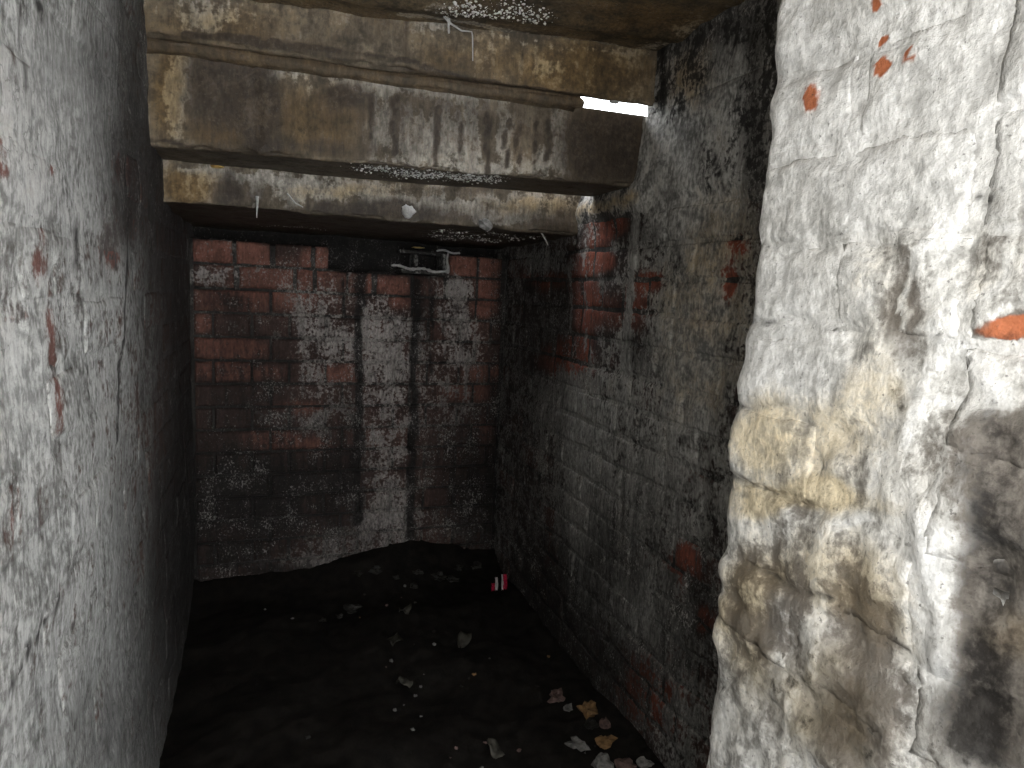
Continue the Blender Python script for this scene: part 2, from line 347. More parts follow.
  ('W', 0.4, 0.415, 1.315, 0.026, 0.002, 0.002, -0.058),
  ('W', 0.4, 0.494, 1.332, 0.017, 0.002, 0.003, -0.051),
  ('W', 0.5, 0.617, 1.334, 0.016, 0.002, 0.003, -0.049),
  ('W', 0.35, 0.231, 1.335, 0.024, 0.002, 0.002, -0.065),
  ('W', 0.4, 0.585, 1.29, 0.022, 0.002, 0.001, -0.025),
  ('W', 0.3, 0.487, 1.262, 0.088, 0.007, 0.001, -0.017),
  ('O', 0.6, -0.169, 1.345, 0.029, 0.003, -0.002, -0.095),
  ('O', 0.5, 0.092, 1.321, 0.097, 0.009, 0.001, -0.069),
  ('O', 0.5, -0.079, 1.281, 0.056, 0.005, -0.0, -0.023),
  ('O', 0.3, 0.61, 1.436, 0.067, 0.009, 0.001, -0.021),
  ('W', 0.8, 0.837, 1.357, 0.024, 0.003, 0.003, -0.039),
  ('D', 0.4, 0.073, 1.267, 0.195, 0.017, 0.0, -0.016),
 ], [
  ('D', 0.9, 0.0047, [(0.26, 1.374), (0.265, 1.283)]),
  ('D', 1.0, 0.0051, [(0.453, 1.367), (0.456, 1.255)]),
  ('D', 0.9, 0.0038, [(0.345, 1.365), (0.349, 1.26)]),
  ('D', 0.9, 0.0038, [(0.499, 1.362), (0.501, 1.273)]),
  ('D', 0.8, 0.0039, [(0.526, 1.355), (0.53, 1.269)]),
  ('D', 0.8, 0.0039, [(0.566, 1.36), (0.566, 1.278)]),
  ('D', 0.8, 0.0052, [(0.592, 1.368), (0.592, 1.291)]),
  ('D', 0.6, 0.0037, [(0.396, 1.361), (0.399, 1.275)]),
  ('D', 0.6, 0.0035, [(0.214, 1.378), (0.216, 1.297)]),
  ('D', 0.9, 0.0042, [(-0.105, 1.417), (-0.041, 1.417), (-0.015, 1.386), (-0.011, 1.278)]),
  ('D', 0.8, 0.0036, [(-0.206, 1.261), (-0.041, 1.247), (0.132, 1.24), (0.316, 1.243), (0.715, 1.241)]),
  ('H', -0.005, 0.0042, [(-0.105, 1.417), (-0.041, 1.422), (-0.015, 1.386), (-0.011, 1.278)]),
  ('W', 0.7, 0.0031, [(-0.074, 1.355), (-0.089, 1.304)]),
  ('W', 0.7, 0.0033, [(-0.139, 1.416), (-0.095, 1.418), (-0.031, 1.423)]),
 ]),
 'L3': ([
  ('D', 0.35, 0.198, 1.171, 0.478, 0.04, 0.0, -0.021),
  ('D', 0.3, 0.578, 1.17, 0.164, 0.013, 0.001, -0.025),
  ('D', 0.6, -0.072, 1.197, 0.021, 0.002, -0.0, -0.044),
  ('D', 0.5, 0.269, 1.182, 0.145, 0.012, 0.001, -0.024),
  ('D', 0.4, -0.026, 1.191, 0.043, 0.004, -0.0, -0.027),
  ('W', 0.9, 0.34, 1.188, 0.02, 0.002, 0.001, -0.022),
  ('W', 0.8, 0.542, 1.19, 0.032, 0.003, 0.001, -0.02),
  ('W', 0.6, 0.591, 1.191, 0.055, 0.004, 0.001, -0.015),
  ('W', 0.4, 0.174, 1.22, 0.139, 0.013, 0.0, -0.018),
  ('W', 0.4, 0.039, 1.235, 0.11, 0.011, 0.0, -0.013),
  ('W', 0.5, 0.418, 1.207, 0.18, 0.016, 0.001, -0.015),
  ('W', 0.4, 0.686, 1.23, 0.113, 0.01, 0.002, -0.031),
  ('O', 0.8, -0.15, 1.194, 0.049, 0.005, -0.0, -0.035),
  ('O', 0.5, 0.686, 1.23, 0.113, 0.01, 0.001, -0.026),
  ('O', 0.4, 0.174, 1.22, 0.139, 0.013, 0.0, -0.018),
  ('D', 0.3, 0.747, 1.183, 0.087, 0.007, 0.002, -0.036),
  ('D', 0.3, 0.494, 1.25, 0.158, 0.015, 0.001, -0.012),
 ], [
  ('W', 0.9, 0.0033, [(-0.015, 1.218), (-0.021, 1.153)]),
  ('W', 0.7, 0.0034, [(0.039, 1.212), (0.072, 1.188)]),
  ('D', 0.6, 0.0027, [(0.094, 1.231), (0.097, 1.172)]),
  ('W', 0.6, 0.0039, [(-0.169, 1.231), (-0.047, 1.233), (0.128, 1.234)]),
 ]),
 'ceil': ([
  ('D', 0.3, 0.46, 1.306, 0.102, -0.052, 0.02, 0.053),
  ('W', 0.3, 0.813, 1.235, 0.068, -0.035, 0.03, 0.043),
  ('W', 0.4, 0.788, 1.341, 0.037, -0.019, 0.019, 0.03),
  ('O', 0.3, 0.684, 1.245, 0.101, -0.052, 0.05, 0.085),
  ('D', 0.3, 0.85, 1.16, 0.033, -0.017, 0.061, 0.078),
  ('W', 0.35, 0.316, 1.353, 0.034, -0.017, 0.009, 0.036),
 ], [
  ('W', 0.8, 0.0092, [(0.251, 1.412), (0.391, 1.407), (0.503, 1.42), (0.65, 1.394), (0.792, 1.387)]),
 ]),
}

XL, XR, D, XP, YP = -0.2045, 0.808, 2.316, 0.44, 0.558
rng = random.Random(7)

def vnoise(x, y, seed=0):
    xi = np.floor(x); yi = np.floor(y); fx = x - xi; fy = y - yi
    fx = fx*fx*(3-2*fx); fy = fy*fy*(3-2*fy)
    def h(a, b):
        v = np.sin(a*127.1 + b*311.7 + seed*74.7) * 43758.5453
        return v - np.floor(v)
    return (h(xi, yi)*(1-fx) + h(xi+1, yi)*fx)*(1-fy) + (h(xi, yi+1)*(1-fx) + h(xi+1, yi+1)*fx)*fy
def fbm(x, y, seed=0, octv=4):
    s = 0; a = .5; t = 0
    for i in range(octv):
        s = s + a*vnoise(x, y, seed+i*3.1); t += a; x = x*2.03+1.7; y = y*2.03+5.1; a *= .5
    return s/t

BASE = {  # W coat, D dark, O ochre, R bare red
 'back': (.49, .22, .0, .0), 'left': (.74, .16, .05, 0), 'right': (.45, .24, .16, 0), 'pier': (.92, .02, .05, 0),
 'L1': (.28, .15, .35, 0), 'L2': (.30, .20, .25, 0), 'L3': (.36, .22, .25, 0), 'ceil': (.16, .25, .45, 0), 'floor': (0, .5, 0, 0)}
def extra(fr, u, v, m):
    if fr == 'back':
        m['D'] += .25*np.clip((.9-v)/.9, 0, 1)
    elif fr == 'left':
        m['D'] += .17*np.clip((u-1.0)/.4, 0, 1) + .16*np.clip((u-1.5)/.5, 0, 1) + .10*np.clip((v-1.05)/.2, 0, 1)*np.clip((u-.95)/.3, 0, 1); m['W'] -= .22*np.clip((u-1.2)/.8, 0, 1)  # falloff with depth and wall-top shadow painted into the dark mask
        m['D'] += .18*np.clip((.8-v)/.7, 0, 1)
    elif fr == 'right':
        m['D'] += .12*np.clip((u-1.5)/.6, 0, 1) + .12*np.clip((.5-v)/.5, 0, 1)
    elif fr == 'pier':
        t = np.clip((.97-v)/.3, 0, 1); m['D'] += .13*t; m['O'] += .22*t; m['W'] -= .20*t
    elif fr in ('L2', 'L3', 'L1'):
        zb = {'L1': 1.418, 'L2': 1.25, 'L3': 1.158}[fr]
        m['D'] += (.75 if fr == 'L3' else .45)*np.clip((zb-v)/.03, 0, 1)  # shade of the undersides painted in as dark colour
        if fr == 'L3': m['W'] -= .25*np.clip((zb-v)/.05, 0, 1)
def field(fr, u, v):
    u = np.asarray(u, float); v = np.asarray(v, float)
    b = BASE[fr]; m = {'W': np.full(u.shape, float(b[0])), 'D': np.full(u.shape, float(b[1])), 'O': np.full(u.shape, float(b[2])), 'R': np.full(u.shape, float(b[3])), 'H': np.zeros(u.shape)}
    blobs, lines = PAINT.get(fr, ([], []))
    wu = (fbm(u*22, v*22, 5, 3)-.5)*.03; wv = (fbm(u*22+9, v*22, 8, 3)-.5)*.03
    for ch, a, cu, cv, au, av, bu, bv in blobs:
        det = au*bv-av*bu
        k = .25 if (ch == 'R') else 1.0
        du = u-cu+wu*k; dv = v-cv+wv*k
        p = (du*bv-dv*bu)/det; q = (au*dv-av*du)/det
        r2 = p*p+q*q
        m[ch] += a*np.exp(-r2**1.5*.7)
    for ch, a, w, pts in lines:
        best = np.full(u.shape, 9.)
        k = .25 if fr == 'pier' else .35 if ch in 'H' else .8
        for (x0, y0), (x1, y1) in zip(pts[:-1], pts[1:]):
            dx, dy = x1-x0, y1-y0; L = dx*dx+dy*dy
            t = np.clip(((u+wu*k-x0)*dx+(v+wv*k-y0)*dy)/L, 0, 1)
            best = np.minimum(best, (u+wu*k-x0-t*dx)**2+(v+wv*k-y0-t*dy)**2)
        m[ch] += a*np.exp(-best/(w*w))
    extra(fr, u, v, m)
    return m
AMP = {'back': (.006, .0025), 'left': (.009, .003), 'right': (.010, .004), 'pier': (.0075, .0042), 'L1': (.004, .002), 'L2': (.005, .002), 'L3': (.010, .005), 'ceil': (.012, .004), 'floor': (.03, .006)}
def relief(fr, u, v, m):
    a, b = AMP[fr]
    if fr == 'pier': b = b*(1+2.4*np.clip(.95-m['W'], 0, .8))
    return (fbm(u*5+3, v*5, 11, 3)-.5)*a*2 + (fbm(u*38, v*38, 21, 4)-.5)*b*2 + m['H']

# ------------------------------------------------------------------ frames: unrolled surface coordinates -> world
def plane(o, U, V, N):
    o, U, V, N = map(np.array, (o, U, V, N))
    def f(u, v, h): return o + u[..., None]*U + v[..., None]*V + h[..., None]*N
    return f
def pier_map(u, v, h):
    r = .02; s = np.clip((u-(YP-r))/(2*r), 0, 1)*(math.pi/2)
    face = u < YP-r; ret = u > YP+r
    nx = np.where(face, -1, np.where(ret, 0, -np.cos(s))); ny = np.where(face, 0, np.where(ret, 1, np.sin(s)))
    x = np.where(face, XP, np.where(ret, XP+(u-YP), XP+r*(1-np.cos(s)))); y = np.where(face, u, np.where(ret, YP, YP-r+r*np.sin(s)))
    return np.stack([x+nx*h, y+ny*h, v], -1)
TL = lambda x: .026*(1-(x-XL)/(XR-XL))   # the upper lintels sag towards the right
def lintel_map(y0, y1, zb, tilt=None):
    k = (y1-y0)/(XR-XL)
    def f(u, v, h):
        yf = y0+k*(u-XL); r = .008; t = np.clip((zb+r-v)/(2*r), 0, 1)*(math.pi/2)
        up = v > zb+r; un = v < zb-r
        ny = np.where(up, -1, np.where(un, 0, -np.cos(t))); nz = np.where(up, 0, np.where(un, -1, -np.sin(t)))
        y = np.where(up, yf, np.where(un, yf+(zb-v), yf+r*(1-np.cos(t)))); z = np.where(up, v, np.where(un, zb, zb+r-r*np.sin(t)))
        z = z+nz*h
        if tilt == 'all': z = z+TL(u)
        if tilt == 'top': z = z+TL(u)*np.clip((z-1.27)/.136, 0, 1)
        return np.stack([u, y+ny*h, z], -1)
    return f
MAP = {'back': plane((0, D, 0), (1, 0, 0), (0, 0, 1), (0, -1, 0)), 'left': plane((XL, 0, 0), (0, 1, 0), (0, 0, 1), (1, 0, 0)),
 'right': plane((XR, 0, 0), (0, 1, 0), (0, 0, 1), (-1, 0, 0)), 'pier': pier_map, 'ceil': plane((0, 0, 1.53), (1, 0, 0), (0, 1, 0), (0, 0, -1)),
 'floor': plane((0, 0, 0), (1, 0, 0), (0, 1, 0), (0, 0, 1)), 'L1': lintel_map(1.52, 1.37, 1.418, 'all'), 'L2': lintel_map(1.56, 1.42, 1.25, 'top'), 'L3': lintel_map(1.72, 1.72, 1.158)}

# ------------------------------------------------------------------ materials
def nd(nt, t, **kw):
    n = nt.nodes.new(t)
    for k, v in kw.items(): setattr(n, k, v)
    return n
class NB:
    def __init__(s, nt): s.nt = nt
    def lk(s, a, b): s.nt.links.new(a, b)
    def inp(s, sock, v):
        if hasattr(v, 'is_output'): s.lk(v, sock)
        else: sock.default_value = v
    def math(s, op, a, b=0, c=None, clamp=False):
        n = nd(s.nt, 'ShaderNodeMath', operation=op, use_clamp=clamp); s.inp(n.inputs[0], a); s.inp(n.inputs[1], b)
        if c is not None: s.inp(n.inputs[2], c)
        return n.outputs[0]
    def noise(s, vec, scale, detail=4, rough=.6, dist=0):
        n = nd(s.nt, 'ShaderNodeTexNoise'); s.lk(vec, n.inputs['Vector']); n.inputs['Scale'].default_value = scale; n.inputs['Detail'].default_value = detail
        n.inputs['Roughness'].default_value = rough; n.inputs['Distortion'].default_value = dist
        return n.outputs[0]
    def scale(s, vec, k, off=(0, 0, 0)):
        n = nd(s.nt, 'ShaderNodeMapping'); s.lk(vec, n.inputs[0]); n.inputs['Scale'].default_value = k; n.inputs['Location'].default_value = off
        return n.outputs[0]
    def rng(s, v, a, b, lo=0, hi=1):
        n = nd(s.nt, 'ShaderNodeMapRange', interpolation_type='SMOOTHSTEP'); s.inp(n.inputs[0], v)
        for i, x in enumerate((a, b, lo, hi)): n.inputs[i+1].default_value = x
        return n.outputs[0]
    def mix(s, f, a, b, mode='MIX'):
        n = nd(s.nt, 'ShaderNodeMix', data_type='RGBA', blend_type=mode); s.inp(n.inputs[0], f)
        for k, v in ((6, a), (7, b)): s.inp(n.inputs[k], v if hasattr(v, 'is_output') else (*v, 1) if len(v) == 3 else v)
        return n.outputs[2]
    # weight sum: v + sum((n-.5)*k)
    def addn(s, v, *pairs):
        for n, k in pairs: v = s.math('MULTIPLY_ADD', n, k, s.math('ADD', v, -.5*k))
        return v
def masonry(name, base, red=None, coat=((.42, .41, .38), (.80, .79, .76)), speck=.3, streak=.5, wet=.0, dark=(.012, .010, .009), bump=.5, iso=.7, fine=.5, soft=.12, ochre=(.55, .38, .16), coatmul=1.0, oamt=.75, rnd=.35, pits=.55, dk=1.0, mottle=.6, crack=.5):
    mat = bpy.data.materials.new(name); mat.use_nodes = True; nt = mat.node_tree; nb = NB(nt)
    bs = nt.nodes['Principled BSDF']
    geo = nd(nt, 'ShaderNodeNewGeometry'); P = geo.outputs['Position']
    at = nd(nt, 'ShaderNodeAttribute', attribute_name='m'); sep = nd(nt, 'ShaderNodeSeparateColor'); nb.lk(at.outputs['Color'], sep.inputs[0])
    W, Dk, O = sep.outputs; Rr = at.outputs['Alpha']
    n1 = nb.noise(P, 20, 8, .65); n2 = nb.noise(P, 95, 6, .65); n3 = nb.noise(nb.scale(P, (1, 1, .10)), 60, 6, .6); n4 = nb.noise(nb.scale(P, (1, 1, 1), (4, 7, 3)), 7, 6, .6)
    n5 = nb.noise(nb.scale(P, (1, 1, 1), (9, 2, 5)), 230, 3, .6); n6 = nb.noise(nb.scale(P, (1, 1, .35), (3, 8, 1)), 150, 4, .6)
    if red is not None:
        oi = nd(nt, 'ShaderNodeObjectInfo')
        r = nb.math('ADD', Rr, nb.math('MULTIPLY', oi.outputs['Random'], rnd)); r = nb.addn(r, (n1, .3), (n2, .35)); r = nb.rng(r, .15, .85)
        col = nb.mix(r, base, red)
        col = nb.mix(nb.rng(n2, .35, .7, 0, .35), col, (.05, .03, .025))
    else:
        col = nb.mix(nb.rng(n1, .3, .7), tuple(x*.6 for x in base), tuple(x*1.35 for x in base))
    # limewash / mineral coat
    w = nb.addn(W, (n1, iso*2), (n3, streak*1.8), (n2, fine*1.8))
    w = nb.math('SUBTRACT', w, nb.math('MULTIPLY', Rr, .45))
    cov = nb.rng(w, .5-soft, .5+soft)
    cc = nb.mix(nb.rng(nb.addn(nb.math('ADD', nb.math('MULTIPLY', n4, .5), .25), (n6, .9), (n2, 1.3), (n3, .6), (n1, 1.2)), .22, .78), coat[0], coat[1])
    cw = nb.rng(W, .55, 1.25, 0, .55); cc = nb.mix(cw, cc, tuple(min(.86, x*1.05) for x in coat[1]))
    col = nb.mix(nb.math('MULTIPLY', cov, .94*coatmul), col, cc)
    # ochre stain
    o = nb.rng(nb.addn(O, (n4, 1.0), (n1, 1.0), (n2, .5)), .2, 1.0, 0, oamt)
    col = nb.mix(o, col, nb.mix(1.0, col, tuple(min(1, x*1.7) for x in ochre), 'MULTIPLY'))
    # dark mask: growth, soot and painted shade
    d = nb.rng(nb.addn(Dk, (n1, 1.3*dk), (n3, streak*1.8*dk), (n2, 1.1*dk), (n4, .6*dk)), .15, .9)
    col = nb.mix(nb.math('MULTIPLY', d, .95), col, dark)
    mott = nb.rng(nb.addn(.5, (n1, 1.5), (n2, 1.6), (n6, 1.2), (n4, 1.0)), .0, 1.0, 1-mottle, 1+mottle*.55)
    vm = nd(nt, 'ShaderNodeVectorMath', operation='SCALE'); nb.lk(col, vm.inputs[0]); nb.lk(mott, vm.inputs['Scale']); col = vm.outputs[0]
    # hairline cracks where a broad noise crosses its mean
    n7 = nb.noise(nb.scale(P, (1, 1, 1), (2, 5, 9)), 9, 5, .55, .3)
    crk = nb.math('MULTIPLY', nb.rng(nb.math('ABSOLUTE', nb.math('SUBTRACT', n7, .5)), .0, .006, 1, 0), nb.rng(n4, .46, .56))
    crk = nb.math('MULTIPLY', crk, crack); col = nb.mix(crk, col, (.05, .045, .04))
    # pits and specks
    pit = nb.math('MULTIPLY', nb.rng(n5, .64, .72), pits); col = nb.mix(pit, col, (.06, .055, .05))
    n8 = nb.noise(nb.scale(P, (1, 1, .7), (6, 6, 2)), 190, 4, .7)
    if speck: col = nb.mix(nb.math('MULTIPLY', nb.rng(nb.addn(n8, (n1, .5), (n4, .4)), .60, .68), speck*1.2), col, (.50, .48, .45))
    nb.lk(col, bs.inputs['Base Color'])
    rr = nb.rng(d, .2, .9, .85, .85-.5*wet); nb.lk(rr, bs.inputs['Roughness']); bs.inputs['Specular IOR Level'].default_value = .35
    h = nb.math('ADD', nb.math('MULTIPLY', n1, .5), nb.math('ADD', nb.math('MULTIPLY', n2, .35), nb.math('ADD', nb.math('MULTIPLY', n5, .12), nb.math('MULTIPLY', crk, -.12))))
    bp = nd(nt, 'ShaderNodeBump'); bp.inputs['Strength'].default_value = bump; bp.inputs['Distance'].default_value = .012
    nb.lk(h, bp.inputs['Height']); nb.lk(bp.outputs[0], bs.inputs['Normal'])
    return mat
M = {}
BRD, BRR = (.085, .05, .04), (.36, .115, .07)
M['back_brick'] = masonry('sooty_red_brick', BRD, (.29, .125, .09), coat=((.17, .15, .14), (.42, .38, .35)), speck=.35, streak=.5, fine=.9)
M['back_mortar'] = masonry('dark_mortar', (.05, .045, .04), None, coat=((.13, .12, .11), (.36, .33, .30)), speck=.25, fine=.9)
M['right_brick'] = masonry('stained_brick', (.07, .055, .05), (.34, .10, .06), coat=((.19, .185, .17), (.46, .45, .42)), speck=.45, streak=.5, fine=.8)
M['right_mortar'] = masonry('stained_render', (.07, .065, .06), None, coat=((.19, .185, .17), (.46, .45, .42)), speck=.4, fine=.8)
M['left_brick'] = masonry('grey_limewashed_brick', (.12, .07, .055), (.22, .10, .08), coat=((.23, .23, .215), (.53, .53, .51)), speck=.2, streak=.42, iso=.6, dk=.75, mottle=.42, soft=.14)
M['left_mortar'] = masonry('grey_limewash', (.14, .12, .11), None, coat=((.23, .23, .215), (.53, .53, .51)), speck=.2, streak=.42, iso=.6, dk=.75, mottle=.42, soft=.14)
PK = dict(coat=((.48, .47, .44), (.85, .84, .81)), speck=.0, streak=.3, iso=.6, fine=.5, dk=1.25, soft=.22, bump=.65, oamt=.8, rnd=0, mottle=.26, crack=.12, ochre=(.54, .45, .29), pits=.6)
M['pier_brick'] = masonry('white_limewashed_brick', (.22, .20, .175), (.50, .16, .07), **PK)
M['pier_mortar'] = masonry('white_limewash', (.22, .20, .175), (.50, .16, .07), **PK)
M['lintel'] = masonry('ochre_concrete', (.20, .165, .12), None, coat=((.28, .26, .22), (.50, .46, .40)), speck=.04, streak=.5, wet=.6, dark=(.045, .031, .019), mottle=.45, crack=.2, ochre=(.52, .38, .17))
M['ceiling'] = masonry('wet_ochre_concrete', (.15, .115, .07), None, coat=((.26, .24, .20), (.46, .43, .38)), speck=.12, streak=.0, wet=.9, dark=(.03, .02, .01), ochre=(.56, .40, .17))
def simple(name, col, rough=.8, metal=0, var=.35, sc=60, bump=.3, spec=.4):
    mat = bpy.data.materials.new(name); mat.use_nodes = True; nb = NB(mat.node_tree); bs = mat.node_tree.nodes['Principled BSDF']
    tc = nd(mat.node_tree, 'ShaderNodeTexCoord'); n = nb.noise(tc.outputs['Object'], sc, 5, .6)
    nb.lk(nb.mix(nb.rng(n, .3, .7), tuple(x*(1-var) for x in col), tuple(min(1, x*(1+var)) for x in col)), bs.inputs['Base Color'])
    bs.inputs['Roughness'].default_value = rough; bs.inputs['Metallic'].default_value = metal; bs.inputs['Specular IOR Level'].default_value = spec
    bp = nd(mat.node_tree, 'ShaderNodeBump'); bp.inputs['Strength'].default_value = bump; bp.inputs['Distance'].default_value = .004; nb.lk(n, bp.inputs['Height']); nb.lk(bp.outputs[0], bs.inputs['Normal'])
    return mat
M['dirt'] = simple('damp_black_earth', (.010, .0085, .007), .75, var=.5, sc=30, bump=.8, spec=.15)
M['calcite'] = simple('white_calcite', (.42, .41, .39), .5, var=.2, sc=120)
M['drop'] = simple('water_bead_on_calcite', (.95, .95, .92), .30, metal=.95, var=.05, bump=0)
M['grey_stone'] = simple('pale_grey_stone', (.17, .165, .155), .8, var=.5, sc=60)
M['ochre_stone'] = simple('ochre_stone', (.22, .13, .055), .8, var=.4, sc=60)
M['pink_stone'] = simple('pink_brick_chip', (.13, .085, .075), .8, var=.4, sc=60)
M['dark_stone'] = simple('dark_stone', (.016, .015, .012), .8, var=.5, sc=60)
M['leaf'] = simple('rotting_leaf', (.038, .035, .026), .7, var=.4, sc=50)
M['red_foil'] = simple('red_wrapper', (.45, .012, .05), .35, var=.15)
M['silver_foil'] = simple('silver_wrapper', (.55, .53, .53), .35, var=.15)

# ------------------------------------------------------------------ mesh helpers
def tag(o, label=None, cat=None, group=None, kind=None):
    if label: o['label'] = label
    if cat: o['category'] = cat
    if group: o['group'] = group
    if kind: o['kind'] = kind
    return o
def mesh_from(name, co, faces, mat, parent=None, att=None, smooth=True, loc=None):
    co = np.asarray(co, float)
    if loc is None: loc = np.zeros(3)
    me = bpy.data.meshes.new(name); me.from_pydata((co-loc).tolist(), [], [tuple(f) for f in faces]); me.update()
    if smooth: me.polygons.foreach_set('use_smooth', [True]*len(me.polygons))
    if att is not None:
        a = me.attributes.new('m', 'FLOAT_COLOR', 'POINT'); a.data.foreach_set('color', np.asarray(att, np.float32).ravel())
    if mat: me.materials.append(mat)
    o = bpy.data.objects.new(name, me); o.location = loc; C.objects.link(o)
    if parent: o.parent = parent
    return o
def grid_faces(nu, nv, off=0, flip=False):
    i = np.arange(nu-1)[:, None]*nv+np.arange(nv-1)[None, :]
    f = np.stack([i, i+nv, i+nv+1, i+1], -1).reshape(-1, 4)+off
    return f[:, ::-1] if flip else f
def ring(nu, nv):
    g = np.arange(nu*nv).reshape(nu, nv)
    return np.concatenate([g[:-1, 0], g[-1, :-1], g[:0:-1, -1], g[0, :0:-1]])
def sheet(name, fr, us, vs_, mat, back=.2, hfun=None, flip=False, parent=None):
    us = np.asarray(us); vs_ = np.asarray(vs_); U, V = np.meshgrid(us, vs_, indexing='ij')
    m = field(fr, U, V); h = relief(fr, U, V, m)
    if hfun: h = hfun(U, V, h, m)
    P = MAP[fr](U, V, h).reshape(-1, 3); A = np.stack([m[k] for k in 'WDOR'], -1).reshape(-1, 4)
    F = grid_faces(len(us), len(vs_), 0, flip).tolist()
    rg = ring(len(us), len(vs_)); n = len(P)
    Pb = MAP[fr](U, V, np.full(U.shape, -float(back))).reshape(-1, 3)[rg]
    k = len(rg)
    for j in range(k):
        q = (rg[j], n+j, n+(j+1) % k, rg[(j+1) % k]); F.append(q[::-1] if flip else q)
    F.append(tuple(n+j for j in range(k))[::(-1 if not flip else 1)])
    return mesh_from(name, np.concatenate([P, Pb]), F, mat, parent, np.concatenate([A, A[rg]]))
def steps(a, b, d):
    n = max(1, int(round((b-a)/d))); return np.linspace(a, b, n+1)
def brick(fr, u0, u1, v0, v1, mat, parent, res=.013, proud=0., edge=.0035, round_=.003, jit=.0022, tilt=.018, flip=False, depth=.03, name='brick', adj=None):
    us = np.concatenate([[u0, u0+edge], steps(u0+edge*2.4, u1-edge*2.4, res), [u1-edge, u1]]); vs_ = np.concatenate([[v0, v0+edge], steps(v0+edge*2.4, v1-edge*2.4, res), [v1-edge, v1]])
    U, V = np.meshgrid(us, vs_, indexing='ij')
    s = rng.random()*50
    U2 = U+(fbm(U*40+s, V*40, 3, 2)-.5)*2*jit; V2 = V+(fbm(U*40, V*40+s, 4, 2)-.5)*2*jit
    m = field(fr, U2, V2); h = relief(fr, U2, V2, m)
    e = np.minimum(np.minimum(U-u0, u1-U), np.minimum(V-v0, v1-V))
    h = h+proud-round_*np.clip(1-e/(edge*2), 0, 1)**1.5*2 + (U-(u0+u1)/2)*rng.uniform(-tilt, tilt)
    if adj:
        for k2, v2 in adj.items(): m[k2] = m[k2]+v2
    P = MAP[fr](U2, V2, h).reshape(-1, 3); A = np.stack([m[k] for k in 'WDOR'], -1).reshape(-1, 4)
    rg = ring(len(us), len(vs_)); n = len(P); k = len(rg)
    Pb = MAP[fr](U2, V2, h*0-depth).reshape(-1, 3)[rg]
    F = grid_faces(len(us), len(vs_), 0, flip).tolist()
    for j in range(k):
        q = (rg[j], n+j, n+(j+1) % k, rg[(j+1) % k]); F.append(q[::-1] if flip else q)
    F.append(tuple(n+j for j in range(k))[::(-1 if not flip else 1)])
    return mesh_from(name, np.concatenate([P, Pb]), F, mat, parent, np.concatenate([A, A[rg]]), loc=P.mean(0))
JT = .0085
def courses(fr, ua, ub, rows, mat, parent, skip=None, **kw):
    """English bond: stretcher rows and header rows"""
    for r, (z0, z1) in enumerate(rows):
        st = r % 2 == 0; L = .2265 if st else .1133
        u = ua if st else ua-.056
        if kw.get('phase'): u += kw['phase']*(r % 4 >= 2)
        while u < ub-.02:
            a = max(u, ua); b = min(u+L, ub)
            if b-a > .028 and not (skip and skip((a+b)/2, (z0+z1)/2)):
                kk = {k: v for k, v in kw.items() if k != 'phase'}
                brick(fr, a+JT/2, b-JT/2, z0+JT/2, z1-JT/2, mat, parent, proud=kw.get('proud', 0)+rng.uniform(-.0015, .002), **{k: v for k, v in kk.items() if k != 'proud'})
            u += L

# ------------------------------------------------------------------ setting: back wall
CZ = [1.117-.0745*k for k in range(16)]
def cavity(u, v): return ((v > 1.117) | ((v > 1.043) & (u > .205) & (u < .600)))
def back_h(U, V, h, m):
    h = h-.008
    w = (fbm(U*30, V*30, 2, 3)-.5)*.012
    c = cavity(U+w, V+w); m['D'] += np.where(c, .8, 0); m['W'] -= np.where(c, .5, 0)  # shade inside the cavity painted in as dark colour
    return np.where(c, h-.14, h)
wb = tag(sheet('wall_back', 'back', steps(XL-.03, XR+.03, .0085), steps(-.08, 1.22, .0085), M['back_mortar'], back=.3, hfun=back_h), kind='structure')
top_rows = [(XL+.004, -.082), (-.078, .028), (.036, .152), (.156, .205), (.600, .705), (.708, XR-.01)]
for a, b in top_rows: brick('back', a+JT/2, b-JT/2, CZ[1]+JT/2, CZ[0]-.003, M['back_brick'], wb, proud=.002)
for a, b in [(XL+.004, -.078), (-.070, .097), (.100, .158), (.162, .262), (.262, .345), (.355, .475), (.480, .590), (.600, .705), (.708, XR-.01)]:
    brick('back', a+JT/2, b-JT/2, CZ[2]+JT/2, CZ[1]-JT/2, M['back_brick'], wb, proud=.001)
courses('back', XL+.004, XR-.004, [(CZ[k+1], CZ[k]) for k in range(2, 15)], M['back_brick'], wb)

# ------------------------------------------------------------------ right wall (beyond the pier)
def right_h(U, V, h, m):
    pl = np.clip((V-1.235-(U-1.4)*.15+(fbm(U*12, V*12, 6, 3)-.5)*.08)/.02, 0, 1)   # rendered above
    return h-.0030*(1-pl)+.004*pl
wr = tag(sheet('wall_right', 'right', steps(.70, 2.50, .0095), steps(-.08, 1.400, .0095), M['right_mortar'], back=.2, hfun=right_h, flip=True), kind='structure')
tag(sheet('wall_right_upper', 'right', steps(.70, 1.40, .0095), steps(1.400, 1.56, .0095), M['right_mortar'], back=.2, hfun=right_h, flip=True), kind='structure')
courses('right', .72, D-.012, [(CZ[k+1], CZ[k]) for k in range(-2, 15) if k >= 0] + [(1.117, 1.1915)], M['right_brick'], wr, flip=True, phase=.06, round_=.0018, jit=.0035, tilt=.010)

